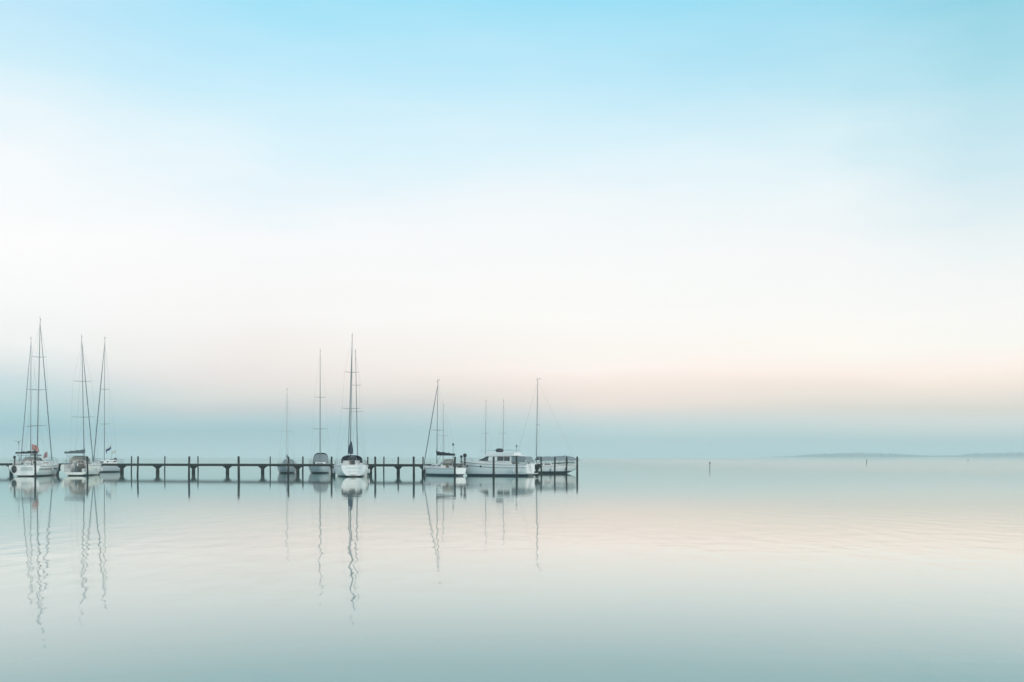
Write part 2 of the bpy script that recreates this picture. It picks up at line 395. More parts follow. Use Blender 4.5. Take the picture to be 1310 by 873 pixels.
def cabin(root, x0, x1, w0, w1, z0, z1, z2, slope=.5, m='white', wins=((.1,.42),(.5,.85)), name='cabin'):
    """coachroof from x0 (aft) to x1 (forward); z1 aft height, z2 forward height"""
    i_ = .14
    bot = [(x0,-w0,z0),(x1,-w1,z0),(x1,w1,z0),(x0,w0,z0)]
    top = [(x0+.08,-w0+i_,z1),(x1-slope,-w1*.85+i_*.3,z2),(x1-slope,w1*.85-i_*.3,z2),(x0+.08,w0-i_,z1)]
    b = MB().hexa(bot+top); c = b.build(name, M[m], root, bevel=.06)
    for sgn in (0, 1):
        for (u0, u1) in wins:
            g = MB()
            if sgn == 0: panel(g, bot[0], bot[1], top[1], top[0], u0, u1, .42, .80)
            else: panel(g, bot[2], bot[3], top[3], top[2], 1-u1, 1-u0, .42, .80)
            g.build('window', M['glass'], c)
    g = MB(); panel(g, bot[1], bot[2], top[2], top[1], .2, .8, .35, .8); g.build('window', M['glass'], c)
    g = MB(); panel(g, bot[3], bot[0], top[0], top[3], .38, .62, .0, .95); g.build('companionway_hatch', M['teak'], c)
    return c
def hood(root, x0, x1, w_, z0, z1, m='navy', name='sprayhood'):
    """arched canvas hood, high aft (x0), sloping to the deck forward (x1)"""
    secs = []
    for k in range(7):
        f = k/6; x_ = x0 + (x1-x0)*f; hh = (z1-z0)*cos(f*pi/2)**.6 + .03; ww = w_*(1-.12*f)
        secs.append([(x_, ww*cos(pi*q/12)**1 if abs(cos(pi*q/12)) < .01 else math.copysign(ww*abs(cos(pi*q/12))**.6, cos(pi*q/12)), z0+hh*sin(pi*q/12)**.6 if q not in (0, 12) else z0) for q in range(13)])
    return MB().loft(secs, caps=False).build(name, M[m], root, solid=.03)
def rails(root, hs, L_, h=.62, t0=.0, t1=1.0, n=7, stern=True):
    """pulpit, pushpit, stanchions and lifelines"""
    ps = lambda t, z_: [(t*L_, s*(hs(t)[0]*.94), hs(t)[1]+z_) for s in (-1, 1)]
    b = MB()
    for a in (h, h*.55):
        l = [ps(t, a) for t in (.86, .93, .985)]
        b.path([q[0] for q in l] + [(L_+.05, 0, hs(1)[1]+a)] + [q[1] for q in reversed(l)], .018, 6)
    for t in (.87, .96):
        for k in (0, 1): b.path([ps(t, 0)[k], ps(t, h)[k]], .018, 6)
    b.build('pulpit', M['steel'], root)
    if stern:
        b = MB()
        for a in (h, h*.5):
            l = [ps(t, a) for t in (.14, .05, .01)]
            b.path([q[0] for q in l] + [q[1] for q in reversed(l)], .020, 6)
        for t in (.13, .01):
            for k in (0, 1): b.path([ps(t, 0)[k], ps(t, h)[k]], .020, 6)
        for s in (-.45, .45): b.path([(.02, hs(0)[0]*s, hs(0)[1]), (.02, hs(0)[0]*s, hs(0)[1]+h)], .02, 6)
        b.build('pushpit', M['steel'], root)
    for k in (0, 1):
        b = MB()
        tt = [.14 + (.86-.14)*i/n for i in range(n+1)]
        for a in (h, h*.55): b.path([ps(t, a)[k] for t in tt], .008, 4)
        for t in tt[1:-1]: b.path([ps(t, 0)[k], ps(t, h)[k]], .014, 5)
        b.build('guard_rail', M['steel'], root)
def fender(root, x_, y_, z_, m='fender', r=.13, l=.6):
    b = MB(); pts = [(x_, y_, z_ + l*(k/8)) for k in range(9)]
    rad = [r*(.25, .7, .95, 1, 1, 1, .95, .7, .25)[k] for k in range(9)]
    b.path(pts, rad, 8); b.path([(x_, y_, z_+l), (x_, y_*.97, z_+l+.45)], .012, 4)
    return b.build('fender', M[m], root)
def wheel(root, x_, y_, z_, r=.45):
    b = MB(); b.path([(x_, y_+r*cos(2*pi*k/20), z_+r*sin(2*pi*k/20)) for k in range(20)], .022, 6, close=True)
    for k in range(3): b.path([(x_, y_-r*cos(pi*k/3), z_-r*sin(pi*k/3)), (x_, y_+r*cos(pi*k/3), z_+r*sin(pi*k/3))], .01, 4)
    b.build('steering_wheel', M['steel'], root)
    MB().path([(x_+.1, y_, z_-.95), (x_+.1, y_, z_-.3), (x_+.03, y_, z_+.02)], [.11,.09,.06], 8).build('wheel_pedestal', M['white'], root)
def flag(root, p, h=1.6, w_=.9, fh=.62, m='red', lean=-.25, droop=.5, yaw=0.0, band=None):
    """staff with a hanging, folded cloth"""
    p = Vector(p); top = p + Vector((lean, 0, h))
    st = MB().path([p, top], .016, 6).build('flag_staff', M['steel'], root)
    b = MB(); rows = []
    ca, sa = cos(yaw), sin(yaw)
    for i in range(9):
        u = i/8; col = []
        for j in range(6):
            v = j/5
            off = Vector((-u*w_*ca, -u*w_*sa, 0)); wv = .13*sin(u*9+v*2.5)*(.3+u)
            q = top + off + Vector((wv*-sa, wv*ca, -v*fh - droop*u**1.3 - .04*sin(u*7)))
            col.append(tuple(q))
        rows.append(col)
    b.loft(rows, caps=False)
    if band:
        b.m = [1 if (k % 5) < 2 else 0 for k in range(len(b.f))]
    b.build('flag', [M[m], M[band]] if band else M[m], st, solid=.012)
def outboard(root, x_, y_, z_, s=1.0, m='rubber'):
    b = MB()
    b.loft([[(x_+dx*s*k, y_+dy*s*k, z_+zz*s) for dx, dy in ((-.2,-.13),(.2,-.13),(.26,0),(.2,.13),(-.2,.13),(-.26,0))] for zz, k in ((.0,.6),(.06,.95),(.22,1.0),(.36,.85),(.42,.4))], closed=True)
    b.box(x_-.07*s, x_+.07*s, y_-.05*s, y_+.05*s, z_-.75*s, z_+.02)
    b.box(x_-.20*s, x_+.12*s, y_-.02*s, y_+.02*s, z_-.68*s, z_-.62*s)
    b.path([(x_-.2*s, y_, z_-.8*s), (x_+.1*s, y_, z_-.8*s)], [.03*s, .07*s], 8)
    return b.build('outboard_motor', M[m], root)
def rig(root, L_, hs, tm, H, lean=(0,0), spreaders=(.5,), sw=1.0, mr=.085, genoa=True, gr=.085, frac=.98, boom=None, boomz=2.7,
        boomm='navy', back=True, swing=0.0, deckz=1.2, mm='alu', boomr=.17, wind=True, base_lean=0):
    """mast at fraction tm of the length, masthead H above the water; lean in metres in the boat's own axes"""
    mx = tm*L_
    P = lambda z_: Vector((mx + lean[0]*(z_-deckz)/(H-deckz), lean[1]*(z_-deckz)/(H-deckz), z_))
    mr *= .72; gr *= .72
    b = MB(); b.path([P(deckz-.3), P(H*.4), P(H*.8), P(H)], [mr, mr, mr*.8, mr*.45], 10)
    b.path([P(H), P(H)+Vector((0,0,.55))], .012, 5)
    mast = b.build('mast', M[mm], root)
    if wind:
        c = P(H); b = MB(); b.path([c+Vector((-.35,0,.22)), c+Vector((.1,0,.22))], .012, 4)
        b.path([c+Vector((0,0,0)), c+Vector((.02,0,.28))], .015, 4); b.box(c.x-.42, c.x-.3, c.y-.005, c.y+.005, c.z+.16, c.z+.28)
        b.path([c+Vector((.12,.0,.0)), c+Vector((.12,0,.12))], .05, 6)
        b.build('wind_vane', M['rubber'], mast)
    tips = []
    for sf in spreaders:
        z_ = H*sf; c = P(z_); tp = []
        for s in (-1, 1):
            e = c + Vector((-.12, s*sw*(1-.2*(sf > .6)), .06)); MB().path([c, e], [.04, .022], 6).build('spreader', M[mm], mast); tp.append(e)
        tips.append((z_, tp))
    bh = hs(tm)
    for k, s in enumerate((-1, 1)):
        b = MB(); cp = Vector((mx-.15, s*bh[0]*.9, bh[1]))
        pts = [cp] + [t_[1][k] for t_ in tips] + [P(H*.97)]
        b.path(pts, .006, 4)
        if tips: b.path([cp + Vector((.05,0,0)), P(tips[0][0]-.1)], .006, 4)
        b.build('shroud', M['wire'], mast)
    bow = Vector((L_-.15, 0, hs(1)[1]+.1))
    if genoa:
        a, c = bow, P(H*frac); q = lambda f: a*(1-f) + c*f
        MB().path([q(0), q(.02), q(.06), q(.3), q(.7), q(.93), q(.97), q(1)], [.02, gr*1.3, gr, gr*1.05, gr*.8, gr*.5, .012, .012], 8).build('furled_jib', M['sail'], root)
    else: MB().path([bow, P(H*frac)], .011, 4).build('forestay', M['wire'], root)
    if back: MB().path([Vector((.1, 0, hs(0)[1]+.05)), P(H)], .007, 4).build('backstay', M['wire'], root)
    if boom:
        a = Vector((mx-.12, 0, boomz)); c = Vector((mx-boom, swing, boomz-.05))
        bo = MB().path([a, c + Vector((-.15, 0, 0))], .055, 8).build('boom', M[mm], root)
        if boomm:
            secs = []
            for k in range(13):
                f = k/12; p = a*(1-f) + c*f; hh = boomr*(1.9-1.1*f) + .03*sin(f*21); ww = boomr*(.8-.25*f) + .012*sin(f*17)
                if k == 0: hh *= .9
                secs.append([(p.x, p.y + ww*cos(2*pi*q/10), p.z + .02 + hh*(.55+ .75*sin(2*pi*q/10))) for q in range(10)])
            secs.insert(0, [(a.x+.14, q[1]*.6, q[2]+.22) for q in secs[0]])
            MB().loft(secs, closed=True).build('sail_cover', M[boomm], bo)
        MB().path([c + Vector((.5,0,0)), Vector((c.x+.5, swing*.3, hs(.15)[1]))], .018, 4).build('mainsheet', M['wire'], bo)
        MB().path([Vector((mx-.1, 0, deckz)), Vector((mx-1.1, 0, boomz))], .03, 5).build('boom_vang', M[mm], bo)
    return P
def boat_root(name, stern, bow):
    a, b_ = at(*stern), at(*bow); d = b_ - a
    ang = math.atan2(d.y, d.x)
    r = empty(name, a, ang)
    def to_local(v): return (v[0]*cos(-ang)-v[1]*sin(-ang), v[0]*sin(-ang)+v[1]*cos(-ang))
    return r, d.length, to_local
def H_of(ytop, d): return (HY-ytop)*d/F_PX + CAM_H
GRP = 'sailing boats moored along the jetty'

def crew_extras(root, x_, y_, z_):
    pass

# --- big white sloop, far left, stern towards us
r, Ln, tl = boat_root('sailboat', (31,126), (67,139.5))
tag(r, 'large white sailboat at the far left with black boom cover and tallest mast', 'sailboat', GRP)
hs = make_hull(r, Ln, 4.2, 1.35, 1.75, HM['white'], tr=.86, lift=.02, cockpit=(.03,.30), cd=.5)
cabin(r, Ln*.30, Ln*.70, 1.25, .8, 1.38, 1.95, 1.85, .7, wins=((.08,.36),(.44,.7),(.76,.92)))
hood(r, Ln*.27, Ln*.37, 1.25, 1.75, 2.45, 'pale')
rails(r, hs, Ln, .7); wheel(r, 1.6, 0, 2.1, .5)
for s in (-1, 1):
    MB().path([(t*Ln, s*(hs(t)[0]*.985+.03), hs(t)[1]-.42) for t in [k/20 for k in range(19)]], .05, 6).build('fender_strip', M['black'], r)
for s in (-1, 1): MB().box(.12, 3.6, s*1.385-.035, s*1.385+.035, 1.5, 1.95).build('cockpit_coaming', M['white'], r, bevel=.02)
lean = tl((.42, 0))
rig(r, Ln, hs, .43, H_of(409,131.5), lean, (.32,.55,.76), 1.15, .10, boom=4.7, swing=1.3, boomz=2.95, boomm='black', deckz=1.9, boomr=.15, mm='alu')
fender(r, -.14, 1.15, .45, 'rubber', .30, .95)
MB().hexa([(-.05,-1.0,.75),(.0,-1.0,.75),(.0,.35,.75),(-.05,.35,.75),(-.04,-1.0,1.2),(0,-1.0,1.2),(0,.35,1.2),(-.04,.35,1.2)]).build('boarding_ladder', M['pale'], r)
for t, s in ((.35,-1),(.52,-1),(.66,-1)): fender(r, t*Ln, s*(hs(t)[0]+.12), .5, 'rubber' if t > .6 else 'fender')
flag(r, (.1,-.9,1.95), 2.2, .85, .75, 'red', -.15, .40, yaw=R(80))
outboard(r, .05, 1.15, 2.25, .9)
b = MB(); b.path([(.1,.65,1.4),(.1,.65,4.3)], .018, 6); tp = b.build('wind_generator_pole', M['alu'], r)
b = MB(); b.path([(-.25,.65,4.35),(.35,.65,4.35)], [.08,.04], 8)
for k in range(3): a_ = 2*pi*k/3+.4; b.path([(-.22,.65,4.35),(-.22,.65+.45*cos(a_),4.35+.45*sin(a_))], [.03,.015], 4)
b.build('wind_generator', M['grey'], tp)
MB().path([(.1,-1.2+.28*cos(2*pi*k/16),1.75+.28*sin(2*pi*k/16)) for k in range(16)], .07, 8, close=True).build('lifebuoy', M['pale'], r)
b = MB()
for x_ in (.5, 2.2): b.path([(x_,-1.2,1.5),(x_,-1.15,2.5),(x_,-.9,2.66),(x_,.9,2.66),(x_,1.15,2.5),(x_,1.2,1.5)], .025, 6)
b.build('stern_arch', M['steel'], r)

# --- sloop behind it, on the far side of the jetty
r, Ln, tl = boat_root('sailboat', (58,171), (26,161))
tag(r, 'sailboat hidden beyond the large far left sailboat, its furled jib left of all others', 'sailboat', GRP)
hs = make_hull(r, Ln, 3.6, 1.2, 1.55, HM['pale_grey'], tr=.7, lift=.05)
cabin(r, Ln*.32, Ln*.68, 1.1, .7, 1.2, 1.75, 1.65)
rails(r, hs, Ln); hood(r, Ln*.28, Ln*.38, 1.1, 1.55, 2.3, 'pale')
rig(r, Ln, hs, .60, H_of(434,165), tl((.05,0)), (.34,.62), 1.0, .085, boom=4.2, boomz=2.7, boomm='grey', deckz=1.7)
flag(r, (.1,.3,1.7), 1.7, .8, .95, 'red', -.2, .3, yaw=R(60))

# --- white sloop with open transom
r, Ln, tl = boat_root('sailboat', (96,130), (119.5,142.5))
tag(r, 'white sailboat with open stern and visible cockpit, right of the tallest masted sailboat', 'sailboat', GRP)
hs = make_hull(r, Ln, 3.9, 1.42, 1.6, HM['cream'], tr=.88, lift=.0, cockpit=(.0,.30), cw=.86, cd=.95, openT=True)
for s in (-1, 1): MB().hexa([(.3,s*1.34,.45),(3.4,s*1.34,.5),(3.4,s*.72,.5),(.3,s*.78,.45),(.3,s*1.34,.92),(3.4,s*1.34,.98),(3.4,s*.70,.98),(.3,s*.74,.92)]).build('cockpit_bench', M['pale'], r, bevel=.03)
MB().box(3.45, 3.55, -.5, .5, .5, 1.9).build('companionway_door', M['brown'], r)
MB().box(.9, 1.3, -.18, .18, .45, 1.25).build('helm_pedestal', M['slate'], r)
cabin(r, Ln*.30, Ln*.68, 1.2, .75, 1.42, 2.0, 1.8)
hood(r, Ln*.24, Ln*.38, 1.3, 1.5, 2.6, 'pale')
b = MB()
for x_ in (.8, 2.4): b.path([(x_,-1.2,1.5),(x_,-1.15,2.5),(x_,-.9,2.62),(x_,.9,2.62),(x_,1.15,2.5),(x_,1.2,1.5)], .022, 6)
b.build('bimini_frame', M['steel'], r)
rails(r, hs, Ln, stern=False); wheel(r, 1.5, .0, 1.7, .45)
b = MB()
for s in (-1, 1): b.path([(.0,s*1.55,1.4),(.02,s*1.5,1.95),(.02,s*.7,1.98),(.02,s*.55,1.4)], .022, 6)
b.path([(.0,-1.3,1.62),(.0,1.3,1.62)], .03, 6)
b.build('pushpit', M['steel'], r)
rig(r, Ln, hs, .48, H_of(432,136), tl((-.35,0)), (.42,.68), 1.5, .085, boom=4.3, swing=1.6, boomz=3.0, boomm='slate', deckz=1.9, boomr=.19, mm='alu')
for t in (.3,.5,.7): fender(r, t*Ln, -(hs(t)[0]+.12), .45)

# --- grey-hulled sloop beyond the jetty with tricolour
r, Ln, tl = boat_root('sailboat', (151,166), (119,158.5))
tag(r, 'grey hulled sailboat lying across beyond the jetty with a dark striped flag', 'sailboat', GRP)
hs = make_hull(r, Ln, 3.2, 1.3, 1.55, HM['pale_grey'], tr=.7, lift=.05)
cabin(r, Ln*.28, Ln*.72, 1.1, .7, 1.3, 2.0, 1.85, wins=((.08,.3),(.38,.6),(.68,.85)))
rails(r, hs, Ln, .75)
rig(r, Ln, hs, .56, H_of(434,162), tl((.08,0)), (.36,.62), .9, .075, boom=None, deckz=1.9, gr=.11)
flag(r, (1.9,0,1.8), 2.7, 1.5, .7, 'blue', .3, .9, yaw=R(175), band='pale')
flag(r, (1.2,.3,1.7), 2.0, 1.0, .5, 'pale', .2, .4, yaw=R(170))
b = MB().box(1.2, 1.6, -.5, .5, 1.4, 2.1).build('helm_seat', M['rubber'], r)
outboard(r, .0, -.5, 1.9, 1)

# --- small dark boat beyond the jetty
r, Ln, tl = boat_root('sailboat', (369.5,157.5), (365.5,149.5))
tag(r, 'small dark grey sailboat with thin pale mast beyond the middle of the jetty', 'sailboat', GRP)
hs = make_hull(r, Ln, 2.9, 1.0, 1.2, HM['grey'], tr=.7, lift=.05, deckm='grey', full=1.9)
cabin(r, Ln*.3, Ln*.68, .95, .6, 1.0, 1.5, 1.4, m='grey'); rails(r, hs, Ln, .55)
rig(r, Ln, hs, .58, H_of(500,154), (0,0), (.5,), .8, .06, genoa=False, boom=2.9, boomz=2.3, boomm='navy', deckz=1.4, mm='pale_pole')
hood(r, .3, 1.5, .9, 1.2, 2.1, 'grey')

# --- grey sloop with canvas enclosure
r, Ln, tl = boat_root('sailboat', (411,161), (408.5,149.5))
tag(r, 'grey sailboat with tall arched canvas enclosure beyond the jetty, left of the white stern', 'sailboat', GRP)
hs = make_hull(r, Ln, 3.6, 1.2, 1.4, HM['pale_grey'], tr=.75, lift=.05, full=2.0)
cabin(r, Ln*.30, Ln*.68, 1.1, .8, 1.2, 1.7, 1.6); rails(r, hs, Ln, .7)
hood(r, Ln*.26, Ln*.44, 1.2, 1.5, 2.9, 'grey'); ct = hood(r, Ln*.26, .3, 1.2, 1.4, 3.1, 'grey', 'cockpit_tent')
for s in (-1, 1): MB().path([(1.2,s*1.1,1.4),(1.0,s*.95,2.6),(.9,s*.5,2.95),(.9,0,3.02)], .03, 6).build('tent_hoop', M['rubber'], ct)
rig(r, Ln, hs, .58, H_of(450,155), (0,0), (.36,.62), 1.1, .08, genoa=False, boom=3.6, boomz=3.0, boomm=None, deckz=1.6)

# --- white sloop, round transom facing us, middle of the jetty
r, Ln, tl = boat_root('sailboat', (452.3,123.5), (445,135.5))
tag(r, 'white sailboat with bright rounded stern facing us at the middle of the jetty', 'sailboat', GRP)
hs = make_hull(r, Ln, 4.3, 1.42, 1.6, HM['white'], tr=.70, lift=.02, cockpit=(.05,.33), cd=.35)
cabin(r, Ln*.33, Ln*.70, 1.2, .8, 1.42, 2.0, 1.85)
hood(r, Ln*.28, Ln*.40, 1.35, 1.7, 2.65, 'navy')
rails(r, hs, Ln); wheel(r, 1.5, 0, 2.05, .5)
MB().box(.75,1.05,-.22,.22,1.5,2.15).build('helm_seat', M['rubber'], r)
b = MB(); b.box(-.03,-.005,-.95,.95,1.08,1.11); b.box(-.03,-.005,-.75,.75,.62,.64); b.build('transom_trim', M['grey'], r)
P = rig(r, Ln, hs, .55, H_of(430,130), tl((.25,0)), (.48,.74), 1.15, .095, boom=4.2, boomz=2.9, boomm='navy', deckz=1.9, boomr=.20, gr=.07)
sc_ = MB().loft([[(Ln*.55-.25-xx+ax, .34*k*sin(2*pi*q/8) - .12*(1-k), zz) for q, ax in [(q, .2*k*cos(2*pi*q/8)) for q in range(8)]] for zz, k, xx in ((2.9,.9,.3),(3.4,1.0,.25),(3.9,.7,.15),(4.5,.25,.1))], closed=True)
sc_.build('mainsail_stack', M['navy'], r)
for t in (.35,.55): 
    for s in (-1,1): fender(r, t*Ln, s*(hs(t)[0]+.12), .35, 'fender')
b = MB(); b.box(-.45, .0, -.32, .32, .28, .33); b.build('swim_step', M['pale'], r)

# --- boat behind it, only its rig shows
r, Ln, tl = boat_root('sailboat', (459,166), (456.5,153.5))
tag(r, 'sailboat hidden behind the bright rounded stern, showing only its slightly leaning mast', 'sailboat', GRP)
hs = make_hull(r, Ln, 3.2, 1.1, 1.4, HM['pale_grey'], tr=.7, lift=.05)
cabin(r, Ln*.32, Ln*.68, 1.0, .7, 1.1, 1.6, 1.5); rails(r, hs, Ln, .55)
rig(r, Ln, hs, .58, H_of(450,159), tl((-.35,0)), (.5,.72), 1.0, .09, genoa=False, boom=3.4, boomz=2.2, boomm=None, deckz=1.5)

# --- pale sloop lying three-quarter on, bow left, heart-shaped stern right
r, Ln, tl = boat_root('sailboat', (589.3,130), (541.5,138))
tag(r, 'pale sailboat lying side on, black boom cover, small white heart shaped stern', 'sailboat', GRP)
hs = make_hull(r, Ln, 3.0, .98, 1.2, HM['white_blue'], tr=.56, lift=.02, full=1.5, cockpit=(.05,.34), cd=.35)
cabin(r, Ln*.34, Ln*.72, 1.0, .65, .95, 1.6, 1.45, wins=((.06,.38),(.46,.9)))
rails(r, hs, Ln, .62)
rig(r, Ln, hs, .625, H_of(488,134), tl((.15,0)), (.48,), 1.0, .08, boom=4.6, boomz=2.72, boomm='black', deckz=1.7, boomr=.20, gr=.09)
fender(r, Ln*.72, (hs(.72)[0]+.12), .1, 'rubber', .13, .8)
outboard(r, .15, -.75, 2.45, 1.15); outboard(r, .15, -.2, 2.35, .8)
b = MB(); b.path([(.25,1.0,1.1),(.25,1.0,4.0)], .022, 6); b.path([(.25,1.0,3.95),(.25,1.0,4.25)], .10, 8); b.build('antenna_pole', M['rubber'], r)
for s in (-1, 1):
    MB().path([(.4,s*.9,1.1),(.4,s*.9,2.7)], .03, 6).build('arch_post', M['steel'], r)
hood(r, Ln*.30, Ln*.39, 1.0, 1.5, 2.15, 'pale')
MB().box(.8, 3.1, .82, .90, 1.35, 1.62).box(.8, 3.1, -.90, -.82, 1.35, 1.62).build('spray_dodger', M['brown'], r)

r, Ln, tl = boat_root('sailboat', (568.5,161), (566,152.5))
tag(r, 'small sailboat hidden behind the heart shaped stern boat, its thin short mast showing', 'sailboat', GRP)
hs = make_hull(r, Ln, 2.5, .9, 1.1, HM['pale_grey'], tr=.7, lift=.05)
cabin(r, Ln*.35, Ln*.68, .8, .5, .9, 1.3, 1.2)
rig(r, Ln, hs, .58, H_of(520,157), (0,0), (.55,), .7, .055, genoa=False, boom=2.6, boomz=1.7, boomm=None, deckz=1.2, mm='alu_pale')

# --- white motor yacht
r, Ln, tl = boat_root('motor_yacht', (679,129.5), (588.5,133.5))
tag(r, 'white flybridge motor yacht lying side on near the jetty end', 'motor yacht')
hs = make_hull(r, Ln, 3.4, 1.50, 1.92, HM['white_blue'], tr=.85, lift=-.15, full=1.8, cockpit=(.04,.26), cd=.6)
lower = MB().hexa([(2.2,-1.3,1.4),(7.9,-1.0,1.6),(7.9,1.0,1.6),(2.2,1.3,1.4),(2.2,-1.3,1.85),(7.2,-.95,1.98),(7.2,.95,1.98),(2.2,1.3,1.85)])
cab = lower.build('cabin', M['white'], r, bevel=.05)
for s in (-1, 1):
    MB().path([(t*Ln, s*(side_y(hs, t, hs(t)[1]-.42)+.02), hs(t)[1]-.42) for t in [k/20 for k in range(20)]], .03, 6).build('hull_stripe', M['slate'], r)
MB().hexa([(2.2,-1.27,1.83),(5.6,-1.22,1.9),(5.6,1.22,1.9),(2.2,1.27,1.83),(2.2,-1.15,2.58),(5.5,-1.1,2.58),(5.5,1.1,2.58),(2.2,1.15,2.58)]).build('wheelhouse', M['white'], r, bevel=.04)
MB().hexa([(5.57,-1.17,1.97),(7.15,-.9,2.0),(7.15,.9,2.0),(5.57,1.17,1.97),(5.47,-1.08,2.56),(5.75,-.95,2.56),(5.75,.95,2.56),(5.47,1.08,2.56)]).build('windscreen', M['glass'], r, bevel=.02)
for s in (-1, 1):
    for (x0_, x1_) in ((2.45,3.25),(3.35,4.2)):
        g = MB(); a0, a1 = s*1.245, s*1.165
        p = [(x0_,s*1.262,1.95),(x1_,s*1.252,1.95),(x1_,s*1.175,2.5),(x0_,s*1.185,2.5)]
        if s < 0: panel(g, p[0],p[1],p[2],p[3],0,1,0,1,.02)
        else: panel(g, p[1],p[0],p[3],p[2],0,1,0,1,.02)
        g.build('window', M['glass'], r)
    for x_ in (6.4, 8.6):
        t = x_/Ln; hb = side_y(hs, t, 1.22)
        MB().path([(x_, s*(hb-.03), 1.22),(x_, s*(hb+.045), 1.22)], .13, 12).build('porthole', M['glass'], r)
MB().hexa([(1.2,-1.35,2.58),(6.7,-1.2,2.58),(6.7,1.2,2.58),(1.2,1.35,2.58),(1.2,-1.35,2.69),(6.5,-1.15,2.69),(6.5,1.15,2.69),(1.2,1.35,2.69)]).build('roof', M['white'], r, bevel=.03)
fb = MB().hexa([(1.9,-1.15,2.69),(6.2,-1.0,2.69),(6.2,1.0,2.69),(1.9,1.15,2.69),(1.8,-1.2,3.05),(5.7,-.95,3.12),(5.7,.95,3.12),(1.8,1.2,3.05)]).build('flybridge', M['white'], r, bevel=.04)
MB().loft([[(4.45+.55*k*cos(2*pi*q/12), .45*k*sin(2*pi*q/12), zz) for q in range(12)] for zz, k in ((3.1,.7),(3.25,1),(3.42,1.0),(3.55,.7),(3.6,.2))], closed=True).build('covered_helm', M['black'], fb)
MB().path([(5.9,.9,3.3),(4.9,1.0,3.36),(2.0,1.15,3.36),(1.8,1.1,3.05)], .02, 6).path([(5.9,-.9,3.3),(4.9,-1.0,3.36),(2.0,-1.15,3.36),(1.8,-1.1,3.05)], .02, 6).build('rail', M['steel'], fb)
b = MB(); b.path([(2.1,0,3.05),(2.0,0,3.85)], .03, 6); b.path([(2.0,0,3.75),(2.0,0,4.05)], .12, 8); b.build('radar_pole', M['grey'], fb)
MB().path([(6.3,1.0,3.1),(6.6,1.0,3.4)], .02, 6).build('searchlight', M['steel'], fb)
# aft canvas canopy
MB().hexa([(-.1,-1.35,1.75),(2.18,-1.32,1.75),(2.18,1.32,1.75),(-.1,1.35,1.75),(.3,-1.1,2.5),(2.18,-1.2,2.57),(2.18,1.2,2.57),(.3,1.1,2.5)]).build('canopy', M['grey'], r, bevel=.05)
rails(r, hs, Ln, .5, stern=False)
MB().box(-.55,.0,-1.2,1.2,.28,.36).build('swim_platform', M['deck'], r)
b = MB(); b.path([(-.1,.5,1.5),(-.5,.5,.1)], .025, 6); b.path([(-.1,.9,1.5),(-.5,.9,.1)], .025, 6)
for k in range(4): b.path([(-.2-.08*k,.5,1.2-.3*k),(-.2-.08*k,.9,1.2-.3*k)], .02, 5)
b.build('boarding_ladder', M['steel'], r)
fender(r, 1.0, hs(.1)[0]+.14, .35); fender(r, 1.7, hs(.17)[0]+.14, .35)
MB().path([(.1,1.3+.28*cos(2*pi*k/16),1.75+.28*sin(2*pi*k/16)) for k in range(16)], .06, 8, close=True).build('lifebuoy', M['pale'], r)

# --- two rigs behind the yacht
for (px, yt, lab) in ((621,514,'small sailboat hidden behind the motor yacht windscreen, its left thin mast showing'), (643.5,514,'small sailboat hidden behind the motor yacht flybridge, its right thin mast showing')):
    r, Ln, tl = boat_root('sailboat', (px+1,161), (px-1,152.5)); tag(r, lab, 'sailboat', GRP)
    hs = make_hull(r, Ln, 2.4, .9, 1.1, HM['pale_grey'], tr=.7, lift=.05)
    cabin(r, Ln*.35, Ln*.68, .8, .5, .9, 1.3, 1.2)
    rig(r, Ln, hs, .58, H_of(yt,156), tl((.12,0)), (.55,), .6, .06, genoa=False, boom=2.6, boomz=1.6, boomm=None, deckz=1.2, mm='alu_pale')

# --- classic sloop under a boom tent at the jetty head
r, Ln, tl = boat_root('sailboat', (738.5,149), (657,146))
tag(r, 'white sailboat under a low grey boom tent, furthest right of the moored boats', 'sailboat', GRP)
hs = make_hull(r, Ln, 2.7, 1.28, 1.2, HM['soft'], tr=.45, lift=.75, full=1.5, cockpit=(.12,.4), cd=.4)
cabin(r, Ln*.42, Ln*.74, .9, .55, 1.1, 1.6, 1.5)
rails(r, hs, Ln, .55)
rig(r, Ln, hs, .645, H_of(487,147.5), tl((.18,0)), (.52,), .85, .085, genoa=False, boom=5.4, boomz=2.3, boomm=None, deckz=1.5)
secs = []
for k in range(15):
    f = k/14; x_ = Ln*.635*(1-f) - .05*f; ridge = 2.52 + .12*math.exp(-((x_-2.1)/1.0)**2) + .03*sin(f*30) - (.35*max(0, (f-.82)/.18)); eave = 1.95 + .06*sin(f*22)
    secs.append([(x_, s*yy, eave + (ridge-eave)*(1-(yy/1.15)**1.2)) for s, yy in ((-1,1.15),(-1,.8),(-1,.4),(1,0),(1,.4),(1,.8),(1,1.15))])
MB().loft(secs, caps=False).build('boom_tent', M['grey'], r, solid=.03)
for s in (-1, 1):
    b = MB(); b.path([(.9,s*1.12,1.62),(4.0,s*1.3,1.5)], .07, 6); b.build('lifeline_dodger', M['black'], r)
    b = MB()
    for k in range(6): x_ = .3+k*1.05; b.path([(x_, s*1.1, 1.95),(x_, s*(hs(x_/Ln)[0]*.95), hs(x_/Ln)[1])], .012, 4)
    b.build('tent_tie', M['wire'], r)
for x_ in (2.2, 4.6): fender(r, x_, hs(x_/Ln)[0]+.12, .3)

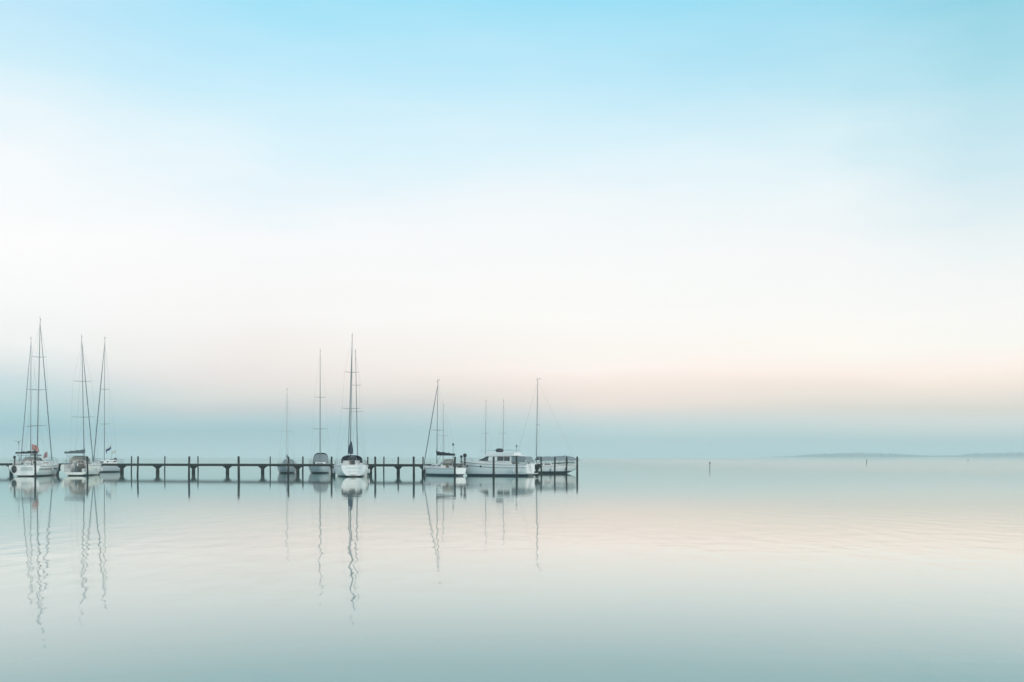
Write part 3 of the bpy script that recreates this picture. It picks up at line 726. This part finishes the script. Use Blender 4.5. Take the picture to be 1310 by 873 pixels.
# ------------------------------------------------------------------ jetty
PA, PB = at(-70, 161), at(690, 136.5)
pdir = (PB-PA).normalized(); plen = (PB-PA).length; pang = math.atan2(pdir.y, pdir.x)
j = empty('jetty', PA, pang)
tag(j, 'long low dark wooden jetty on stout legs running across the left half', 'jetty')
pk = MB(); x_ = 0; rr = random.Random(5)
while x_ < plen:
    wd = .19; pk.box(x_, x_+wd, -.95+rr.uniform(-.03,.03), .95+rr.uniform(-.03,.03), 1.40, 1.455+rr.uniform(-.004,.006)); x_ += wd+.015
pk.build('deck_planks', M['plank'], j)
for y_ in (-.80, 0, .80): MB().box(0, plen, y_-.075, y_+.075, 1.10, 1.398).build('stringer', M['wood'], j)
MB().box(0, plen, -.99, -.952, 1.22, 1.44).build('edge_board', M['wood'], j)
MB().box(0, plen, .952, .99, 1.22, 1.44).build('edge_board', M['wood'], j)
def on_jetty(px):   # distance along the jetty whose centre line shows at px
    k = (px-CX)/F_PX; s = (k*PA.y-PA.x)/(pdir.x-k*pdir.y); return s
for px in (-30,14.5,73,125,156,201.7,247.5,291,336,381,427,474,509.5,541.5,590,640,687):
    s = on_jetty(px)
    MB().box(s-.36, s+.36, -.62, .62, .96, 1.098).build('cap_beam', M['wood'], j)
    for y_ in (-.18, .18):
        MB().path([(s+rr.uniform(-.03,.03), y_, -.8), (s, y_, .3), (s, y_, .87)], [.18,.17,.16], 10).build('leg', M['wood'], j)
    b = MB(); b.hexa([(s-.20,-.30,.74),(s+.20,-.30,.74),(s+.20,.30,.74),(s-.20,.30,.74),(s-.30,-.4,.959),(s+.30,-.4,.959),(s+.30,.4,.959),(s-.30,.4,.959)]); b.build('bracket', M['wood'], j)

# ------------------------------------------------------------------ mooring piles
PILES = [  # px, distance, top height, radius, label
 (45.3,124,2.95,.15,'dark mooring pile before the red flag sailboat at the far left'),
 (14.0,127,1.7,.13,'short mooring pile at the left edge against the large white stern'),
 (112,126,2.55,.15,'dark mooring pile between the open stern sailboat and its grey side'),
 (168,163,2.62,.13,'paler thin pile of the close pair right of the grey sailboat'),
 (176,128,2.56,.14,'darker near pile of the close pair right of the grey sailboat'),
 (210.7,163,2.60,.13,'lone thin far pile beside the first free jetty leg'),
 (241.7,122,2.55,.16,'thick near pile left of the third free jetty leg'),
 (253.4,163,2.60,.13,'thin far pile right of the third free jetty leg'),
 (305.5,119,2.55,.18,'thickest and darkest pile standing alone in the open middle of the jetty'),
 (345.8,162,2.55,.13,'thin far pile just left of the small dark sailboat'),
 (368.7,121,2.50,.15,'near pile in front of the small dark sailboat'),
 (387.3,160,2.55,.16,'far pile between the small dark sailboat and canvas enclosure sailboat'),
 (424.2,123,2.52,.16,'near pile at the left side of the bright rounded stern'),
 (470.8,150,2.50,.14,'pale pile tight against the right side of the bright rounded stern'),
 (480.3,122,2.52,.16,'near pile right of the bright rounded stern'),
 (490.9,160,2.52,.14,'thin far pile right of the near pile by the rounded stern'),
 (509.2,144,2.50,.16,'short pile rising directly above a thick jetty leg'),
 (529.5,120,2.52,.17,'dark near pile left of the side on pale sailboat bow'),
 (541.0,138,2.50,.12,'pile at the bow of the side on pale sailboat'),
 (581.7,121,2.52,.16,'near pile before the boom end of the side on pale sailboat'),
 (631.5,122,2.50,.17,'near pile in front of the motor yacht windscreen'),
 (661.2,122,2.50,.16,'near pile in front of the motor yacht aft windows'),
 (676.8,138,2.48,.13,'thin pile against the motor yacht stern'),
 (692.6,140,2.48,.14,'first thin pile right of the motor yacht, against the tented sailboat mast'),
 (709.6,141,2.48,.15,'pile before the middle of the tented white sailboat'),
 (724.6,139,2.50,.15,'pile before the tent peak of the tented white sailboat'),
 (738.4,138,2.52,.17,'outermost pile at the right end of the tented sailboat'),
]
for k, (px, d, h, rad, lab) in enumerate(PILES):
    rr = random.Random(100+k); p = at(px, d); lx, ly = rr.uniform(-.02,.02), rr.uniform(-.03,.03)
    rad *= .80
    n = 12; rings = []
    for q, z_ in enumerate((-.9, -.1, .4, 1.0, 1.6, h-.12, h-.02, h)):
        rk = rad*(1.08-.03*q)*(1 if q < 6 else (.97 if q == 6 else .8))
        rings.append([(lx*z_+rk*cos(2*pi*i/n)*rr.uniform(.94,1.05), ly*z_+rk*sin(2*pi*i/n)*rr.uniform(.94,1.05), z_) for i in range(n)])
    o = MB().loft(rings, closed=True).build('mooring_pile', M['pole'], None, p)
    tag(o, lab, 'mooring pile', 'mooring piles around the jetty berths')
    if d < 130:
        MB().path([(lx*h*.7+(rad+.02)*cos(2*pi*i/14), ly*h*.7+(rad+.02)*sin(2*pi*i/14), h*.7+.02*sin(i)) for i in range(14)], .025, 5, close=True).build('rope_loop', M['grey'], o)

# ------------------------------------------------------------------ channel markers on the open water
def marker(px, d, h, lab, rad=.13, basket=True):
    p = at(px, d); r_ = empty('channel_marker', p)
    MB().path([(0,0,-.8),(0,0,h*.6),(.03,0,h)], [rad,rad*.8,rad*.55], 8).build('stake', M['pole'], r_)
    MB().loft([[(.03+k*cos(2*pi*q/8), k*sin(2*pi*q/8), z_) for q in range(8)] for z_, k in ((h-.05,.06),(h+.1,.17),(h+.28,.13),(h+.42,.04))], closed=True).build('topmark', M['rubber'], r_)
    tag(r_, lab, 'marker post', 'marker posts on the open water')
marker(908, 215, .95, 'nearest and largest marker post, alone on the open water right of the boats', .075)
marker(1108.7, 345, 1.2, 'mid distance marker post before the left hump of the far shore', .12)
marker(1238.5, 480, 1.0, 'most distant tiny marker post furthest right on the open water', .11)
